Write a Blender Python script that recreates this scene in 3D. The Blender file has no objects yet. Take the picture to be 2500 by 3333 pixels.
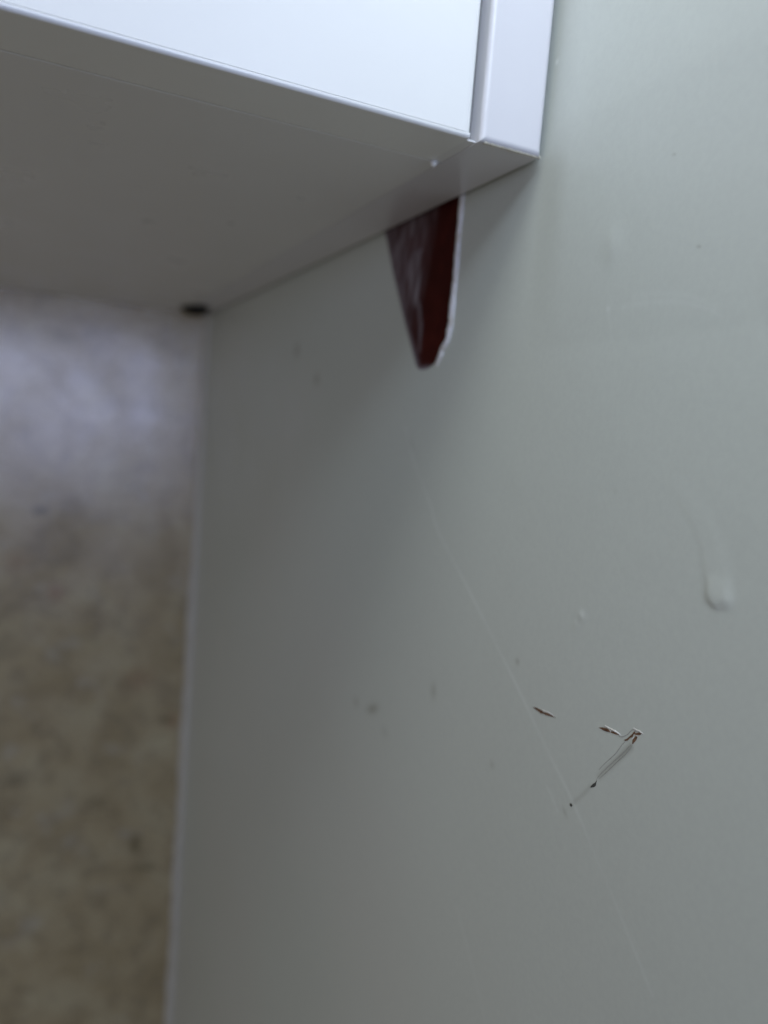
import bpy, bmesh, math, random
import numpy as np
from mathutils import Vector, Matrix

random.seed(4)
scene = bpy.context.scene
C = scene.collection
R = math.radians

# ------------------------------------------------------------------ camera
cam_data = bpy.data.cameras.new('camera')
cam = bpy.data.objects.new('camera', cam_data)
C.objects.link(cam)
cam.matrix_world = Matrix(((0.903175, -0.028248, -0.428341, -0.109398),
                           (-0.421554, 0.129996, -0.897437, -0.528178),
                           (0.081034, 0.991112, 0.105501, -0.067624),
                           (0, 0, 0, 1)))
cam_data.sensor_fit = 'HORIZONTAL'
cam_data.sensor_width = 6.888
cam_data.lens = 6.86
cam_data.clip_start = 0.005
cam_data.clip_end = 20
cam_data.dof.use_dof = True
cam_data.dof.focus_distance = 0.158
cam_data.dof.aperture_fstop = 2.0
scene.camera = cam

# ------------------------------------------------------------------ world, lamps, exposure
world = bpy.data.worlds.new('World')
scene.world = world
world.use_nodes = True
bg = world.node_tree.nodes['Background']
bg.inputs['Color'].default_value = (1.05, 1.0, 0.88, 1)
bg.inputs['Strength'].default_value = 0.042


def area(name, loc, target, sx, sy, power, color, spread=180):
    d = bpy.data.lights.new(name, 'AREA')
    d.shape = 'RECTANGLE'
    d.size, d.size_y = sx, sy
    d.energy = power
    d.color = color
    d.spread = R(spread)
    o = bpy.data.objects.new(name, d)
    C.objects.link(o)
    o.location = loc
    o.rotation_euler = (Vector(target) - Vector(loc)).to_track_quat('-Z', 'Y').to_euler()
    return o


# daylight from the room's window, low behind the camera; added fill lamps follow
area('window_light', (-0.3, -2.2, 0.0), (-0.3, 0.0, 0.0), 1.7, 0.6, 8.8, (0.74, 0.91, 1.46))
area('window_band_light', (-0.3, -2.19, 0.0), (-0.3, 0.0, 0.0), 1.7, 0.35, 4.7, (0.78, 0.90, 1.38))
area('overhead_fill_light', (-0.15, -0.55, 0.45), (-0.05, -0.35, -0.05), 0.3, 0.3, 2.38, (0.93, 1.0, 0.99))  # added fill lamp close overhead in front of the cabinet, not a window
area('glancing_fill_light', (-0.2, -0.80, 0.35), (0.0, -0.52, 0.2), 0.25, 0.25, 0.22, (0.84, 1.0, 1.18), 50)  # small added lamp, brightens the near wall at a glancing angle
area('room_side_bounce', (-1.2, -0.7, -0.2), (0.0, -0.2, -0.2), 0.6, 0.6, 0.80, (1.03, 1.0, 0.90))
area('worktop_bounce', (-0.7, -0.5, -0.7), (0.0, -0.2, -0.1), 0.5, 0.5, 0.44, (1.12, 1.0, 0.80))

scene.view_settings.view_transform = 'Standard'
scene.view_settings.look = 'None'
scene.view_settings.exposure = 0
scene.view_settings.gamma = 1
scene.view_settings.use_curve_mapping = False
scene.render.engine = 'CYCLES'
scene.cycles.max_bounces = 8

MM = 0.001
WX = 0.0018            # plane of the side wall (its outward normal is -x)

# ------------------------------------------------------------------ helpers


def material(name, color, rough=0.5, spec=0.5):
    m = bpy.data.materials.new(name)
    m.use_nodes = True
    b = m.node_tree.nodes['Principled BSDF']
    b.inputs['Base Color'].default_value = (*color, 1)
    b.inputs['Roughness'].default_value = rough
    b.inputs['Specular IOR Level'].default_value = spec
    return m


def nd(m, kind, **kw):
    n = m.node_tree.nodes.new(kind)
    for k, v in kw.items():
        if k in n.inputs:
            n.inputs[k].default_value = v
        else:
            setattr(n, k, v)
    return n


def ln(m, a, b):
    m.node_tree.links.new(a, b)


def mix(m, fac, a, b, blend='MIX'):
    n = m.node_tree.nodes.new('ShaderNodeMix')
    n.data_type = 'RGBA'
    n.blend_type = blend
    for sock, v in ((n.inputs[0], fac), (n.inputs[6], a), (n.inputs[7], b)):
        if hasattr(v, 'links'):
            ln(m, v, sock)
        elif isinstance(v, (int, float)):
            sock.default_value = v
        else:
            sock.default_value = (*v, 1)
    return n.outputs[2]


def ramp(m, src, stops):
    n = m.node_tree.nodes.new('ShaderNodeValToRGB')
    e = n.color_ramp.elements
    while len(e) < len(stops):
        e.new(0.5)
    for el, (p, c) in zip(e, stops):
        el.position = p
        el.color = (*c, 1) if not isinstance(c, (int, float)) else (c, c, c, 1)
    ln(m, src, n.inputs[0])
    return n.outputs[0]


def coords(m):
    return nd(m, 'ShaderNodeTexCoord').outputs['Object']


def noise(m, co, scale, detail=4, rough=0.5, dist=0.0):
    n = nd(m, 'ShaderNodeTexNoise')
    ln(m, co, n.inputs['Vector'])
    n.inputs['Scale'].default_value = scale
    n.inputs['Detail'].default_value = detail
    n.inputs['Roughness'].default_value = rough
    n.inputs['Distortion'].default_value = dist
    return n.outputs['Fac']


def bump(m, height, strength, dist):
    n = nd(m, 'ShaderNodeBump')
    n.inputs['Strength'].default_value = strength
    n.inputs['Distance'].default_value = dist
    ln(m, height, n.inputs['Height'])
    return n.outputs['Normal']


def bsdf(m):
    return m.node_tree.nodes['Principled BSDF']


def attr(m, name):
    return nd(m, 'ShaderNodeAttribute', attribute_name=name).outputs['Fac']


def link_mesh(name, me, mat, parent=None, smooth=False):
    o = bpy.data.objects.new(name, me)
    C.objects.link(o)
    if mat:
        me.materials.append(mat)
    if parent:
        o.parent = parent
    if smooth:
        me.polygons.foreach_set('use_smooth', [True] * len(me.polygons))
    return o


def box(name, lo, hi, mat, parent=None, bev=0.0, seg=4):
    bm = bmesh.new()
    bmesh.ops.create_cube(bm, size=1)
    for v in bm.verts:
        for i in range(3):
            v.co[i] = lo[i] if v.co[i] < 0 else hi[i]
    if bev:
        bmesh.ops.bevel(bm, geom=list(bm.edges), offset=bev, segments=seg, profile=0.5, affect='EDGES')
    me = bpy.data.meshes.new(name)
    bm.to_mesh(me)
    bm.free()
    return link_mesh(name, me, mat, parent, smooth=False)


def prism(name, pts, x0, x1, mat, parent=None):
    """polygon given in the wall's (y, z) millimetres, extruded from x0 to x1"""
    bm = bmesh.new()
    f = bm.faces.new([bm.verts.new((x0, a * MM, b * MM)) for a, b in pts])
    r = bmesh.ops.extrude_face_region(bm, geom=[f])
    for v in r['geom']:
        if isinstance(v, bmesh.types.BMVert):
            v.co.x = x1
    bmesh.ops.recalc_face_normals(bm, faces=bm.faces)
    bmesh.ops.triangulate(bm, faces=bm.faces)
    me = bpy.data.meshes.new(name)
    bm.to_mesh(me)
    bm.free()
    return link_mesh(name, me, mat, parent)


def bead(name, pts, radii, mat, parent=None, flat=0.6, n=8, x=WX, centre=0.0):
    """a bead of paint along a line on the side wall: (y, z) mm points, radii in mm"""
    bm = bmesh.new()
    P = [Vector((x, a * MM, b * MM)) for a, b in pts]
    rings = []
    for i, p in enumerate(P):
        t = (P[min(i + 1, len(P) - 1)] - P[max(i - 1, 0)]).normalized()
        side = t.cross(Vector((1, 0, 0))).normalized()
        r = (radii[i] if isinstance(radii, (list, tuple)) else radii) * MM
        ring = []
        for k in range(n):
            a = 2 * math.pi * k / n
            ring.append(bm.verts.new(p + side * (math.cos(a) * r) + Vector((-1, 0, 0)) * (math.sin(a) * r * flat + centre * MM)))
        rings.append(ring)
    for a, b in zip(rings, rings[1:]):
        for k in range(n):
            bm.faces.new((a[k], a[(k + 1) % n], b[(k + 1) % n], b[k]))
    bm.faces.new(rings[0])
    bm.faces.new(rings[-1])
    bmesh.ops.recalc_face_normals(bm, faces=bm.faces)
    me = bpy.data.meshes.new(name)
    bm.to_mesh(me)
    bm.free()
    return link_mesh(name, me, mat, parent, smooth=True)


def tag(o, label=None, cat=None, group=None, kind=None):
    for k, v in (('label', label), ('category', cat), ('group', group), ('kind', kind)):
        if v:
            o[k] = v
    return o


def empty(name, loc):
    o = bpy.data.objects.new(name, None)
    C.objects.link(o)
    o.location = loc
    o.empty_display_size = 0.02
    return o


def parent_keep(o, p):
    o.parent = p
    o.location = o.location - p.location
    return o


def grid(name, us, vs, to_xyz, mat, attrs=(), parent=None):
    """height-field sheet; to_xyz maps arrays (U, V) to X, Y, Z arrays"""
    U, V = np.meshgrid(us, vs, indexing='ij')
    X, Y, Z = to_xyz(U, V)
    n, m = U.shape
    me = bpy.data.meshes.new(name)
    co = np.stack([X, Y, Z], -1).reshape(-1, 3)
    idx = np.arange(n * m).reshape(n, m)
    q = np.stack([idx[:-1, :-1], idx[:-1, 1:], idx[1:, 1:], idx[1:, :-1]], -1).reshape(-1, 4)
    me.vertices.add(len(co))
    me.vertices.foreach_set('co', co.ravel().astype(np.float32))
    me.loops.add(q.size)
    me.loops.foreach_set('vertex_index', q.ravel().astype(np.int32))
    me.polygons.add(len(q))
    me.polygons.foreach_set('loop_start', np.arange(0, q.size, 4, dtype=np.int32))
    me.polygons.foreach_set('use_smooth', np.ones(len(q), bool))
    me.update(calc_edges=True)
    for an, fn in attrs:
        a = me.attributes.new(an, 'FLOAT', 'POINT')
        a.data.foreach_set('value', fn(U, V).ravel().astype(np.float32))
    me.validate()
    return link_mesh(name, me, mat, parent)


def seg_dist(U, V, pts):
    """distance (and 0..1 parameter along) from every grid point to a polyline"""
    best = np.full(U.shape, 1e9)
    par = np.zeros(U.shape)
    L = [0]
    for a, b in zip(pts, pts[1:]):
        L.append(L[-1] + math.dist(a, b))
    for i, (a, b) in enumerate(zip(pts, pts[1:])):
        dx, dy = b[0] - a[0], b[1] - a[1]
        l2 = dx * dx + dy * dy
        t = np.clip(((U - a[0]) * dx + (V - a[1]) * dy) / l2, 0, 1)
        d = np.hypot(U - a[0] - t * dx, V - a[1] - t * dy)
        k = d < best
        best = np.where(k, d, best)
        par = np.where(k, (L[i] + t * (L[i + 1] - L[i])) / L[-1], par)
    return best, par


def smoothpoly(pts, sub=6):
    """Catmull-Rom through the points"""
    P = [pts[0]] + list(pts) + [pts[-1]]
    out = []
    for i in range(1, len(P) - 2):
        for k in range(sub):
            t = k / sub
            out.append(tuple(0.5 * ((2 * P[i][j]) + (-P[i - 1][j] + P[i + 1][j]) * t
                       + (2 * P[i - 1][j] - 5 * P[i][j] + 4 * P[i + 1][j] - P[i + 2][j]) * t * t
                       + (-P[i - 1][j] + 3 * P[i][j] - 3 * P[i + 1][j] + P[i + 2][j]) * t ** 3) for j in range(2)))
    out.append(pts[-1])
    return out


# ------------------------------------------------------------------ materials
# satin wall paint, faintly greenish, with uneven coats and hand grease
paint = material('wall_paint', (0.60, 0.63, 0.60), 0.42, 0.4)
co = coords(paint)
big = noise(paint, co, 7.0, 2, 0.5)
col = mix(paint, big, (0.565, 0.614, 0.572), (0.61, 0.615, 0.58))
fine = noise(paint, co, 700.0, 3, 0.7)
col = mix(paint, ramp(paint, fine, [(0.35, 0.0), (0.65, 0.22)]), col, (0.50, 0.52, 0.50))
col = mix(paint, attr(paint, 'grime'), col, (0.20, 0.19, 0.15))
col = mix(paint, attr(paint, 'pale'), col, (0.83, 0.86, 0.84))
ln(paint, col, bsdf(paint).inputs['Base Color'])
ln(paint, ramp(paint, noise(paint, co, 22.0, 4, 0.6), [(0.3, 0.36), (0.7, 0.5)]), bsdf(paint).inputs['Roughness'])
h = nd(paint, 'ShaderNodeMath', operation='ADD')
ln(paint, noise(paint, co, 90.0, 3, 0.55), h.inputs[0])
h2 = nd(paint, 'ShaderNodeMath', operation='MULTIPLY')
ln(paint, noise(paint, co, 900.0, 3, 0.6), h2.inputs[0])
h2.inputs[1].default_value = 0.30
ln(paint, h2.outputs[0], h.inputs[1])
ln(paint, bump(paint, h.outputs[0], 0.5, 0.00012), bsdf(paint).inputs['Normal'])

paint_lip = material('paint_lip', (0.78, 0.78, 0.76), 0.45, 0.4)
ln(paint_lip, mix(paint_lip, ramp(paint_lip, noise(paint_lip, coords(paint_lip), 420.0, 4, 0.6), [(0.4, 0.0), (0.7, 1.0)]),
                  (0.72, 0.71, 0.72), (0.56, 0.52, 0.46)), bsdf(paint_lip).inputs['Base Color'])

# old dark red coat with dry-brushed smears of the pale paint
redm = material('dark_red_coat', (0.03, 0.004, 0.004), 0.6, 0.10)
co = coords(redm)
rc = mix(redm, ramp(redm, noise(redm, co, 160.0, 4, 0.6), [(0.35, 0.0), (0.7, 1.0)]), (0.038, 0.0030, 0.0022), (0.060, 0.0070, 0.0048))
rc = mix(redm, attr(redm, 'smear'), rc, (0.34, 0.31, 0.35))
ln(redm, rc, bsdf(redm).inputs['Base Color'])
ln(redm, bump(redm, noise(redm, co, 500.0, 3, 0.6), 0.4, 0.0001), bsdf(redm).inputs['Normal'])

brown = material('bared_brown', (0.10, 0.045, 0.028), 0.7, 0.2)
ln(brown, mix(brown, ramp(brown, noise(brown, coords(brown), 1500.0, 3, 0.6), [(0.35, 0.0), (0.7, 1.0)]), (0.085, 0.040, 0.022), (0.24, 0.135, 0.08)),
   bsdf(brown).inputs['Base Color'])
greyline = material('scratch_grey', (0.27, 0.26, 0.24), 0.6, 0.3)
ln(greyline, mix(greyline, noise(greyline, coords(greyline), 800.0, 3, 0.6), (0.26, 0.25, 0.23), (0.46, 0.46, 0.44)), bsdf(greyline).inputs['Base Color'])
soot = material('black_dirt', (0.05, 0.05, 0.045), 0.7, 0.2)
ln(soot, mix(soot, noise(soot, coords(soot), 2500.0, 2, 0.5), (0.02, 0.02, 0.02), (0.12, 0.12, 0.11)), bsdf(soot).inputs['Base Color'])

# honed beige stone tile
stone = material('honed_stone', (0.4, 0.37, 0.3), 0.3, 0.8)
co = coords(stone)
n1 = noise(stone, co, 28.0, 6, 0.62, 0.4)
n2 = noise(stone, co, 68.0, 5, 0.62, 0.6)
sc = ramp(stone, n1, [(0.30, (0.26, 0.205, 0.11)), (0.50, (0.335, 0.272, 0.155)), (0.70, (0.385, 0.33, 0.20))])
sc = mix(stone, ramp(stone, n2, [(0.38, 0.36), (0.52, 0.0)]), sc, (0.16, 0.13, 0.08))
sc = mix(stone, ramp(stone, noise(stone, co, 45.0, 3, 0.5), [(0.60, 0.0), (0.72, 0.3)]), sc, (0.38, 0.36, 0.30))
bsdf(stone).inputs['Specular Tint'].default_value = (1.0, 0.93, 0.90, 1)
sc = mix(stone, attr(stone, 'pit'), sc, (0.075, 0.06, 0.025))
sc = mix(stone, attr(stone, 'rust'), sc, (0.22, 0.10, 0.055))
ln(stone, sc, bsdf(stone).inputs['Base Color'])
ln(stone, ramp(stone, noise(stone, co, 32.0, 4, 0.6), [(0.32, 0.20), (0.68, 0.31)]), bsdf(stone).inputs['Roughness'])
ln(stone, bump(stone, n1, 0.18, 0.0012), bsdf(stone).inputs['Normal'])

caulk = material('grey_caulk', (0.5, 0.5, 0.5), 0.7, 0.1)
ln(caulk, mix(caulk, noise(caulk, coords(caulk), 60.0, 3, 0.6), (0.42, 0.39, 0.32), (0.48, 0.45, 0.375)), bsdf(caulk).inputs['Base Color'])

lacquer = material('white_lacquer', (0.80, 0.80, 0.80), 0.28, 0.5)
ln(lacquer, mix(lacquer, noise(lacquer, coords(lacquer), 40.0, 3, 0.5), (0.765, 0.765, 0.76), (0.79, 0.79, 0.785)), bsdf(lacquer).inputs['Base Color'])
ln(lacquer, bump(lacquer, noise(lacquer, coords(lacquer), 350.0, 2, 0.5), 0.2, 0.00006), bsdf(lacquer).inputs['Normal'])
under = material('melamine_underside', (0.60, 0.60, 0.58), 0.30, 0.5)
ln(under, mix(under, noise(under, coords(under), 9.0, 3, 0.6), (0.70, 0.695, 0.70), (0.75, 0.745, 0.75)), bsdf(under).inputs['Base Color'])
ln(under, ramp(under, noise(under, coords(under), 25.0, 4, 0.6), [(0.3, 0.26), (0.7, 0.38)]), bsdf(under).inputs['Roughness'])
warm = material('filler_board_lacquer', (0.62, 0.58, 0.53), 0.28, 0.5)
ln(warm, mix(warm, noise(warm, coords(warm), 60.0, 3, 0.6), (0.65, 0.64, 0.675), (0.675, 0.665, 0.695)), bsdf(warm).inputs['Base Color'])
gap_shade = material('gap_shade_grey', (0.24, 0.24, 0.235), 0.6, 0.3)  # grey paints the shade between door and filler
ln(gap_shade, mix(gap_shade, noise(gap_shade, coords(gap_shade), 80.0, 3, 0.6), (0.20, 0.20, 0.195), (0.28, 0.28, 0.27)), bsdf(gap_shade).inputs['Base Color'])
inner = material('gap_shade_black', (0.02, 0.02, 0.022), 0.8, 0.1)  # near-black paints the shade of the rear corner gap
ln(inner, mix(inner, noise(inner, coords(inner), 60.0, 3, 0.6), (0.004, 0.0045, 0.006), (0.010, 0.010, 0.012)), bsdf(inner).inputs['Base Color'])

# ------------------------------------------------------------------ side wall (y, z in mm on its face)


def axis(parts):
    a = []
    for lo, hi, st in parts:
        a.append(np.arange(lo, hi - 1e-6, st))
    return np.concatenate(a + [np.array([parts[-1][1]])])


ys = axis([(-580, -480, 10), (-480, -240, 0.5), (-240, 8, 1.0)])
zs = axis([(-900, -560, 20), (-560, -260, 2.5), (-260, 45, 0.5), (45, 800, 30)])
DRIP = smoothpoly([(-418.0, -70.5), (-419.7, -72.1), (-422.5, -75.3), (-426.0, -78.6), (-428.7, -82.7), (-430.1, -87.6), (-430.9, -90.8), (-432.6, -93.2)])
LINE = smoothpoly([(-306.0, -66.0), (-312.0, -74.5), (-326.9, -88.4), (-333.0, -95.5), (-348.1, -105.7), (-364.2, -117.0), (-378.5, -127.1), (-392.6, -137.6), (-402.6, -144.6), (-413.1, -153.7), (-423.0, -162.5), (-431.0, -170.0)])


def gauss(d, s):
    return np.exp(-(d / s) ** 2)


def wall_height(Y, Z):
    d, t = seg_dist(Y, Z, DRIP)
    zc = np.clip(Z, -91.8, -70.5)
    yc = np.interp(-zc, [70.5, 75.3, 78.6, 82.7, 87.6, 91.8], [-419.5, -424.0, -427.8, -431.0, -433.4, -434.4])
    q = np.hypot(np.where(Y > yc, (Y - yc) / 3.4, (yc - Y) / 3.3), np.minimum(Z + 91.8, 0) / 2.5)
    k = np.clip((1.15 - q) / np.where(Y > yc, 0.6, 0.95), 0, 1)
    hgt = 0.30 * k * k * (3 - 2 * k) * np.interp(-zc, [70.5, 76, 84, 88, 91.8], [0.0, 0.10, 0.13, 0.28, 1.0])
    d, t = seg_dist(Y, Z, [(-397.0, -16.0), (-396.0, -22.0), (-396.8, -27.5)])
    hgt += 0.07 * gauss(d, 1.8) * np.clip(t, 0.1, 1)
    d, t = seg_dist(Y, Z, LINE)
    hgt += 0.010 * gauss(d, 0.8) * (0.5 + 0.5 * np.sin(t * 23) ** 2)
    for cy, cz, r, a in ((-396.8, -25.1, 3.2, 0.10), (-371, -77, 4, 0.05), (-440, -35, 5, 0.06), (-399.1, -104.7, 1.6, 0.09), (-398.0, -107.2, 1.1, 0.07)):
        hgt += a * gauss(np.hypot(Y - cy, Z - cz), r)
    # slow unevenness of a plastered wall
    hgt += 0.10 * np.sin(Y / 61 + 1.0) * np.sin(Z / 47 + 0.4) + 0.08 * np.sin(Y / 23 + Z / 31) + 0.05 * np.sin(Z / 17 - Y / 29 + 2)
    # surface sloped back beside the filler, shaped to darken the wall there
    t = np.clip((-367 - Y) / 13, 0, 1)
    hgt += 1.05 * t * t * (3 - 2 * t) * np.clip((Z + 45) / 50, 0, 1)
    return hgt


def grime(Y, Z):
    g = np.zeros(Y.shape)
    for cy, cz, ry, rz, a, sh in ((-189.8, -34.6, 3.0, 3.0, .48, 0), (-219.2, -48.5, 2.5, 2.2, .50, 0), (-285.1, -165.6, 1.6, 1.6, .34, 0),
                                  (-299.0, -162.9, 4.4, 1.5, .55, -.5), (-338.7, -142.6, 1.6, 2.4, .30, 0), (-309.4, -167, 2.2, 1.6, .16, 0),
                                  (-377.9, -121.3, .8, .8, .40, 0), (-371.6, -150.7, 1.0, 1.0, .22, 0), (-399.1, -104.7, 1.0, .8, .15, 0),
                                  (-405.2, -76.3, .7, .7, .10, 0), (-420.3, -29.5, .5, .25, .45, .4), (-411.8, -11.0, .4, .2, .4, .4),
                                  (-310.5, -71.3, 3.6, 1.6, .10, .6), (-401.0, -148.6, 1.1, .5, .28, 1.0)):
        a_ = math.atan(sh)
        dy, dz = Y - cy, Z - cz
        u = dy * math.cos(a_) + dz * math.sin(a_)
        v = -dy * math.sin(a_) + dz * math.cos(a_)
        g = np.maximum(g, a * gauss(np.hypot(u / ry, v / rz), 1.0))
    d, t = seg_dist(Y, Z, [(-408.0, -139.3), (-406.1, -142.0), (-403.2, -145.4)])
    g = np.maximum(g, 0.26 * gauss(d, 0.42))
    d, t = seg_dist(Y, Z, [(-418.0, -126.2), (-414.6, -130.6), (-410.3, -136.0)])
    g = np.maximum(g, 0.55 * gauss(d, 0.65) * (0.55 + 0.45 * (1 - t)))
    return g


def pale(Y, Z):
    g = np.zeros(Y.shape)
    rng = np.random.default_rng(2)
    d, t = seg_dist(Y, Z, LINE)
    g = np.maximum(g, 0.27 * gauss(d, 0.5) * (0.45 + 0.55 * np.sin(t * 17 + 1) ** 2) * np.clip((1.0 - t) / 0.3, 0.55, 1))
    for pts, a, w in (([(-394.0, -145.9), (-396.6, -147.7), (-398.6, -149.5)], .16, .4),
                      ([(-404, -36.7), (-406.7, -36.6), (-414.1, -37.0), (-419.6, -38.3), (-425.6, -40.9)], .07, .5),
                      ([(-401.7, -38.4), (-409.5, -38.3), (-416.7, -39.0), (-423.6, -40.9), (-427, -42.6)], .10, .5),
                      ([(-397.6, -38.5), (-398.3, -41.5), (-399.1, -45.1)], .06, .5),
                      ([(-362, -196), (-372, -206), (-384, -220)], .07, .8)):
        d, t = seg_dist(Y, Z, smoothpoly(pts))
        g = np.maximum(g, a * gauss(d, w))
    for cy, cz, r, a in ((-399.4, -103.9, .8, .35), (-397.6, -106.0, .5, .25), (-397.3, -38.2, .6, .3), (-369.8, 21.8, .55, .9)):
        g = np.maximum(g, a * gauss(np.hypot(Y - cy, Z - cz), r))
    return g


side_wall = grid('side_wall', ys, zs,
                 lambda Y, Z: (WX - wall_height(Y, Z) * MM, Y * MM, Z * MM), paint,
                 (('grime', grime), ('pale', pale)))
tag(side_wall, 'smooth greenish grey painted wall with scratches beside the white cabinet', 'wall')

core = box('wall_core', (WX + 0.0012, -0.58, -0.9), (0.12, 0.0, 0.8), paint, side_wall)
# wall surface level at a mark, so the mark lies on the paint


def wx(y, z):
    return WX - float(wall_height(np.array([[y]], float), np.array([[z]], float))[0, 0]) * MM


# --- bare dark red patch under the cabinet: a fine sheet cut along its outline
PATCH = [(-276.6, 1.7), (-328.8, 1.7), (-328.9, -6.2), (-329.1, -19.7), (-328.9, -25.3), (-328.7, -31.6), (-328.8, -34.5), (-328.0, -36.6),
         (-327.9, -38.5), (-326.1, -40.7), (-324.9, -41.6), (-324.5, -43.2), (-323.1, -44.7), (-322.0, -46.2), (-319.6, -47.3), (-316.5, -48.0),
         (-313.2, -48.0), (-310.9, -47.3), (-309.3, -45.9), (-308.4, -44.6), (-299.0, -32.1), (-287.4, -15.2), (-279.7, -2.4)]


def patch_span(z):
    """y limits of the patch at height z"""
    xs = []
    n = len(PATCH)
    for i in range(n):
        (y0, z0), (y1, z1) = PATCH[i], PATCH[(i + 1) % n]
        if (z0 - z) * (z1 - z) < 0:
            xs.append(y0 + (z - z0) / (z1 - z0) * (y1 - y0))
    return min(xs), max(xs)


def smear_fn(U, V):
    # U 0..1 from the bright edge to the far edge, V = z in mm
    rng = np.random.default_rng(7)
    y0 = np.array([patch_span(z)[0] for z in V[0]])
    y1 = np.array([patch_span(z)[1] for z in V[0]])
    Y = y0 + U * (y1 - y0)
    Z = V
    # streaky noise, elongated along the stroke (nearly vertical)
    s = np.zeros(Y.shape)
    for k in range(26):
        f = rng.uniform(0.25, 2.2)
        ph, ph2 = rng.uniform(0, 6.28, 2)
        s += np.sin(Y * f + ph + 0.12 * Z * rng.uniform(.3, 1.3)) * np.cos(Z * rng.uniform(.1, .55) + ph2 + Y * rng.uniform(-.2, .2)) / (0.6 + f * .5)
    s = s / s.std()
    left = np.clip((Y + 316.0 + 0.25 * (Z + 10)) / 17.0, 0, 1) ** 0.8            # stronger towards the far edge
    body = np.clip((Z + 10) / 14.0, 0, 1)
    a = left * (0.30 + 0.11 * np.clip(s, -1, 1.5))
    # dry brush stroke a third of the way down
    st = gauss(np.clip(np.abs(Y + 303.5 + 0.06 * (Z + 16)) - 3.0, 0, 99), 2.0) * np.clip((-8.5 - Z) / 2.0, 0, 1) * np.clip((Z + 31) / 6.0, 0, 1)
    a = np.maximum(a, st * (0.42 + 0.22 * np.clip(s, -1.2, 1.4)))
    d, t = seg_dist(Y, Z, [(-305.0, -24.0), (-308.6, -28.5), (-310.6, -34.0), (-310.9, -41.5)])
    a = np.maximum(a, gauss(d, 1.3) * (0.50 - 0.18 * t + .08 * np.clip(s, -1, 1)))
    d, t = seg_dist(Y, Z, [(-298.5, -28), (-303.0, -36), (-306.0, -42)])
    a = np.maximum(a, gauss(d, 1.2) * 0.18)
    # paint feathers over the far and lower rim
    edge = np.minimum((1 - U) * (y1 - y0), 99)
    a = np.maximum(a, gauss(edge, 2.4) * 0.62)
    a = np.maximum(a, gauss(np.maximum(Z + 47.9, 0), 1.0) * 0.7)
    return np.clip(a, 0, 0.85)


PZ = np.concatenate([np.arange(-47.98, -40, 0.1), np.arange(-40, 1.6, 0.3)])
PU = np.linspace(0, 1, 150)


def patch_xyz(U, V):
    y0 = np.array([patch_span(z)[0] for z in V[0]])
    y1 = np.array([patch_span(z)[1] for z in V[0]])
    Y = y0 + U * (y1 - y0)
    return WX - wall_height(Y, V) * MM - 0.00009, Y * MM, V * MM


patch = grid('bare_patch', PU, PZ, patch_xyz, redm, (('smear', smear_fn),), side_wall)
patch['label'] = 'dark red unpainted tapering patch under the cabinet with pale brush smears'

# raised edge of the pale coat along the near side of the patch
RIDGE = [(-330.0, 1.4), (-330.1, -4.3), (-330.0, -13.5), (-330.2, -19.8), (-330.1, -25.4), (-329.9, -31.7), (-330.0, -35.2), (-329.3, -37.6), (-328.9, -39.6),
         (-327.2, -41.4), (-325.9, -42.5), (-325.4, -44.0), (-324.2, -45.6), (-323.2, -46.9)]
RR = [1.15, 1.15, 1.1, 1.1, 1.15, 1.2, 1.2, 1.15, 1.0, 0.95, 1.0, 0.95, 0.85, 0.5]
rp = smoothpoly(RIDGE, 5)
rr = [np.interp(i / (len(rp) - 1), np.linspace(0, 1, len(RR)), RR) * (1 + 0.07 * math.sin(i * 1.7) + 0.05 * math.sin(i * 0.6)) for i in range(len(rp))]
bead('paint_ridge', rp, rr, paint_lip, side_wall, flat=0.75, n=12, x=wx(-330, -20))


def mark(name, pts, mat, lift=0.06):
    y = sum(p[0] for p in pts) / len(pts)
    z = sum(p[1] for p in pts) / len(pts)
    x = wx(y, z)
    return prism(name, pts, x + 0.0006, x - lift * MM, mat, side_wall)


# near chip, mid chip (two flakes), and the deep scratch with its hair lines
mark('paint_chip', [(-385.9, -129.9), (-387.1, -129.6), (-388.4, -129.5), (-389.3, -129.5), (-389.9, -129.7), (-391.4, -129.3), (-392.5, -129.25),
                    (-394.5, -129.3), (-393.3, -129.5), (-391.7, -129.8), (-390.9, -130.0), (-390.0, -130.0), (-389.0, -130.3), (-388.5, -130.2),
                    (-387.2, -130.1), (-386.5, -130.0)], brown)
mark('paint_chip', [(-408.5, -126.0), (-409.6, -125.5), (-410.9, -125.2), (-411.6, -125.3), (-412.0, -125.6), (-410.9, -125.9), (-410.0, -126.0), (-409.4, -125.95)], brown)
mark('paint_chip', [(-412.1, -125.4), (-412.8, -125.1), (-413.6, -125.05), (-414.6, -125.1), (-413.7, -125.4), (-412.8, -125.5), (-412.3, -125.6)], brown)
mark('paint_chip', [(-418.3, -123.1), (-418.9, -123.0), (-419.8, -122.5), (-420.4, -122.5), (-420.1, -122.9), (-419.1, -123.3), (-418.6, -123.3)], brown)
mark('paint_chip', [(-418.7, -122.7), (-418.8, -122.85), (-418.5, -123.2), (-418.2, -124.1), (-417.6, -124.5), (-417.0, -125.3), (-416.5, -125.6), (-416.0, -125.6),
                    (-416.7, -125.1), (-417.3, -124.4), (-418.0, -123.6), (-418.4, -122.9)], brown)
mark('paint_chip', [(-419.1, -123.4), (-419.5, -123.6), (-419.2, -124.4), (-418.7, -125.1), (-418.4, -125.5), (-418.3, -125.2), (-418.3, -124.7), (-418.7, -124.0)], brown)
mark('dirt_speck', [(-409.8, -137.0), (-409.7, -137.7), (-409.7, -138.2), (-409.2, -138.8), (-408.2, -139.4), (-408.2, -139.05), (-408.8, -138.3), (-409.4, -137.7)], soot)
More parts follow.
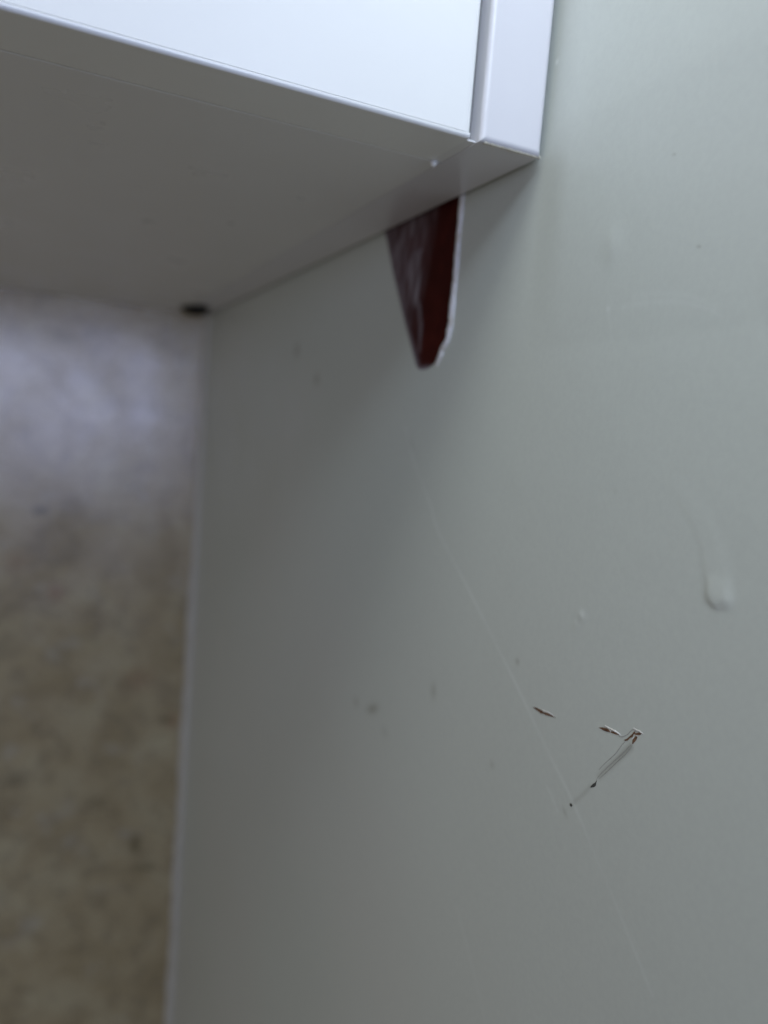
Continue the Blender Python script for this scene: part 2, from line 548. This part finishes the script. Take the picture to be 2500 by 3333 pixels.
mark('dirt_speck', [(-402.8 + .42 * math.cos(a) * (1 + .2 * math.sin(3 * a)), -146.0 + .36 * math.sin(a)) for a in [k * math.tau / 12 for k in range(12)]], soot)


def flake(name, pts, r, mat, flat=0.7):
    p = smoothpoly(pts, 4)
    n = len(p)
    rad = [r * (0.25 + 0.75 * math.sin(math.pi * (i + .5) / n) ** 0.5) * (1 + .2 * math.sin(i * 2.1)) for i in range(n)]
    return bead(name, p, rad, mat, side_wall, flat=flat, n=8, x=wx(*pts[len(pts) // 2]))


flake('paint_flake', [(-388.6, -129.35), (-389.9, -129.35), (-391.0, -129.15), (-392.3, -129.05), (-393.9, -129.1)], 0.13, paint_lip)
flake('paint_flake', [(-410.1, -124.9), (-411.3, -124.95), (-412.7, -124.88), (-414.0, -124.9), (-414.9, -125.0)], 0.20, paint_lip)
flake('paint_flake', [(-411.55, -125.05), (-411.9, -125.3), (-412.1, -125.6)], 0.13, paint_lip)
flake('paint_flake', [(-418.1, -122.25), (-419.0, -122.35), (-419.9, -122.25), (-420.8, -122.45)], 0.15, paint_lip)
flake('paint_flake', [(-418.55, -124.0), (-418.35, -124.3), (-418.25, -124.6)], 0.12, paint_lip)
flake('paint_flake', [(-419.0, -123.35), (-419.4, -123.5)], 0.12, paint_lip)
flake('scratch_line', [(-418.7, -122.6), (-418.2, -122.55), (-417.6, -123.0), (-416.9, -124.0), (-416.1, -124.7), (-415.1, -125.3), (-414.5, -125.4)], 0.085, greyline)
flake('scratch_line', [(-416.5, -125.6), (-415.4, -127.2), (-414.3, -129.1), (-413.1, -130.6), (-411.4, -132.7), (-410.0, -134.6)], 0.075, greyline)
flake('scratch_line', [(-418.2, -125.5), (-417.3, -126.7), (-416.0, -128.5), (-414.5, -130.3), (-413.2, -131.9), (-411.8, -133.7), (-410.2, -135.9), (-409.6, -137.1)], 0.08, greyline)
flake('scratch_line', [(-418.5, -125.6), (-417.8, -126.8), (-417.0, -128.1), (-415.6, -129.8), (-414.2, -131.6), (-412.6, -133.7), (-411.3, -135.3), (-410.3, -136.5)], 0.08, greyline)

# ------------------------------------------------------------------ back wall of stone tile
PITS = ((-98.3, -136.7, 3.6, 1.9, .8), (-87.7, -26.0, 4.5, 2.4, .35), (-72.1, -21.0, 3.0, 2.0, .3), (-13.4, -282.0, 3.2, 2.2, .55), (-30.0, -373.0, 2.6, 5.0, .6),
        (-22.0, -392.0, 4.5, 2.0, .45), (-108.0, -318.0, 5.0, 3.2, .35), (-27.5, -22.5, 3.0, 2.6, .3), (-58, -338, 4, 3, .3))
RUST = ((-87.4, -190.3, 3.0, 3.2, .5), (-33.0, -252.0, 6, 5, .25), (-8.6, -283, 3, 3.5, .35), (-112, -170, 5, 4, .2))


def spots(lst):
    def fn(X, Z):
        g = np.zeros(X.shape)
        for cx, cz, rx, rz, a in lst:
            wob = 0.25 * np.sin(X * .9 + cz) + 0.25 * np.sin(Z * 1.1 + cx)
            g = np.maximum(g, min(1, a * 1.15) * gauss(np.hypot((X - cx) / rx / 1.5, (Z - cz) / rz / 1.5) * (1 + .25 * wob), 1.0))
        return g
    return fn


back_wall = empty('back_wall', (-0.3, 0, -0.9))
tag(back_wall, 'back wall of mottled beige brown stone with a soft window glow', 'wall')
xs = axis([(-900, -160, 20), (-160, 1.5, 0.75)])
zt = axis([(-900, -560, 20), (-560, 20, 1.25), (20, 800, 40)])
parent_keep(grid('stone_tile', xs, zt, lambda X, Z: (X * MM, -0.07 * X * MM + 0.00004 * np.sin(X / 9) * np.sin(Z / 13), Z * MM), stone,
                 (('pit', spots(PITS)), ('rust', spots(RUST)))), back_wall)
# narrow bead of grey caulk closing the corner
bm = bmesh.new()
rows = []
for k in range(160):
    z = -0.9 + k * (0.899 / 159)
    w = 0.0046 + 0.0004 * math.sin(k * .37) + 0.0003 * math.sin(k * 1.3)
    rows.append([bm.verts.new((WX - w * math.cos(a) * 1.0, -0.0028 * math.sin(a) - 0.0003, z)) for a in [j * math.pi / 2 / 6 for j in range(7)]])
for a, b in zip(rows, rows[1:]):
    for j in range(6):
        bm.faces.new((a[j], b[j], b[j + 1], a[j + 1]))
me = bpy.data.meshes.new('caulk_strip')
bm.to_mesh(me)
bm.free()
parent_keep(link_mesh('caulk_strip', me, caulk, None, True), back_wall)

# ------------------------------------------------------------------ wall cabinet
cab = empty('wall_cabinet', (-0.3, -0.18, 0))
tag(cab, 'white wall cabinet with flat door hung in the corner above the red patch', 'cabinet')


def cpart(o):
    return parent_keep(o, cab)


TOP = 0.72
XL = -0.60
XF = -0.0168        # left edge of the filler board
# underside panel
bm = bmesh.new()
out = [(XL, -0.3508), (XF - 0.0002, -0.3508), (XF - 0.0002, -0.0006), (XL, 0.0410)]
f = bm.faces.new([bm.verts.new((a, b, 0.0)) for a, b in out])
r = bmesh.ops.extrude_face_region(bm, geom=[f])
for v in r['geom']:
    if isinstance(v, bmesh.types.BMVert):
        v.co.z = 0.018
bmesh.ops.recalc_face_normals(bm, faces=bm.faces)
edges = [e for e in bm.edges if all(abs(v.co.z) < 1e-6 and abs(v.co.y + 0.3508) < 1e-6 for v in e.verts)]
bmesh.ops.bevel(bm, geom=edges, offset=0.0006, segments=3, profile=0.5, affect='EDGES')
me = bpy.data.meshes.new('underside_panel')
bm.to_mesh(me)
bm.free()
cpart(link_mesh('underside_panel', me, under))
cpart(box('side_panel', (XL, -0.3508, 0.0182), (XL + 0.016, -0.0006, TOP), lacquer))
cpart(box('side_panel', (XF - 0.0162, -0.3508, 0.0182), (XF - 0.0002, -0.0225, TOP), lacquer))
cpart(box('top_panel', (XL + 0.0162, -0.3508, TOP - 0.016), (XF - 0.0164, -0.0006, TOP), lacquer))
# door: slab with thin edging glued along its bottom and right edges
DX = -0.0195
door = cpart(box('door', (XL, -0.3690, 0.00116), (DX - 0.00115, -0.3514, TOP), lacquer))


def band(name, lo, hi, outer):
    bm = bmesh.new()
    bmesh.ops.create_cube(bm, size=1)
    for v in bm.verts:
        for i in range(3):
            v.co[i] = lo[i] if v.co[i] < 0 else hi[i]
    ax, val = outer
    e = [e for e in bm.edges if all(abs(v.co.y - lo[1]) < 1e-7 and abs(v.co[ax] - val) < 1e-7 for v in e.verts)]
    bmesh.ops.bevel(bm, geom=e, offset=0.0008, segments=5, profile=0.5, affect='EDGES')
    me = bpy.data.meshes.new(name)
    bm.to_mesh(me)
    bm.free()
    o = link_mesh(name, me, lacquer)
    parent_keep(o, cab)
    o.location = (0, 0, 0)
    o.parent = door


band('edge_band', (XL, -0.36897, 0.0), (DX, -0.3514, 0.00111), (2, 0.0))
band('edge_band', (DX - 0.00111, -0.36897, 0.00115), (DX, -0.3514, TOP), (0, DX))

cpart(box('gap_strip', (DX + 0.0001, -0.3670, 0.00015), (XF - 0.0001, -0.3511, 0.0005), under))
cpart(box('gap_shade_strip', (DX + 0.00012, -0.3645, 0.0009), (XF - 0.00012, -0.3511, TOP), gap_shade))  # invented strip, its grey stands for the shade inside the gap

# filler board between the cabinet and the wall, front edge slightly eased by hand
bm = bmesh.new()
nz = 60
zz = [0.0, 0.0012] + [0.0012 + k * (TOP - 0.0012) / nz for k in range(1, nz + 1)]
bmesh.ops.create_cube(bm, size=1)
for v in bm.verts:
    v.co.x = XF if v.co.x < 0 else 0.0
    v.co.y = -0.3695 if v.co.y < 0 else -0.0006
    v.co.z = 0.0 if v.co.z < 0 else TOP
edges = [e for e in bm.edges if all(abs(v.co.y + 0.3695) < 1e-6 for v in e.verts)]
bmesh.ops.bevel(bm, geom=edges, offset=0.0013, segments=5, profile=0.5, affect='EDGES')
me = bpy.data.meshes.new('filler_board')
bm.to_mesh(me)
bm.free()
cpart(link_mesh('filler_board', me, warm))
# black blob added for the shadow gap at the underside's rear corner
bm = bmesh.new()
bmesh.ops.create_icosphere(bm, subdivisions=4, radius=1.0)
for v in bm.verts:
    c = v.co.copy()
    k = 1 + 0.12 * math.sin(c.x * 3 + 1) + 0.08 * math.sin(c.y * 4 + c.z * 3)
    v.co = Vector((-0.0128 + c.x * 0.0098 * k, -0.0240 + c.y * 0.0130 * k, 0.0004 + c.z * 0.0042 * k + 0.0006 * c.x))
me = bpy.data.meshes.new('gap_shade_blob')
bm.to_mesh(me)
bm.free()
cpart(link_mesh('gap_shade_blob', me, inner, None, True))

bm = bmesh.new()
gp = []
rng = random.Random(5)
for i in range(60):
    x = XF + 0.0012 + i * (0.0160 / 59)
    rad = 0.00022 + 0.00016 * abs(math.sin(i * .9) * math.sin(i * .37 + 1)) + rng.uniform(0, 0.00006)
    c = Vector((x, -0.36845, 0.00012))
    gp.append([bm.verts.new(c + Vector((0, math.cos(k * math.tau / 8) * rad * 1.5, math.sin(k * math.tau / 8) * rad))) for k in range(8)])
for a, b in zip(gp, gp[1:]):
    for k in range(8):
        bm.faces.new((a[k], a[(k + 1) % 8], b[(k + 1) % 8], b[k]))
bmesh.ops.recalc_face_normals(bm, faces=bm.faces)
me = bpy.data.meshes.new('glue_line')
bm.to_mesh(me)
bm.free()
glue = material('yellowed_glue', (0.55, 0.50, 0.38), 0.5, 0.4)
ln(glue, mix(glue, noise(glue, coords(glue), 500.0, 3, 0.6), (0.38, 0.33, 0.24), (0.72, 0.69, 0.60)), bsdf(glue).inputs['Base Color'])
cpart(link_mesh('glue_line', me, glue, None, True))

# small white dot added for the light leak where door, panel and filler meet
bm = bmesh.new()
bmesh.ops.create_icosphere(bm, subdivisions=3, radius=0.00095)
for v in bm.verts:
    v.co.x *= 0.95 + 0.2 * math.sin(v.co.z * 2500)
    v.co.z *= 0.9
    v.co += Vector((-0.0188, -0.3506, -0.00055))
me = bpy.data.meshes.new('light_leak_dot')
bm.to_mesh(me)
bm.free()
cpart(link_mesh('light_leak_dot', me, lacquer, None, True))
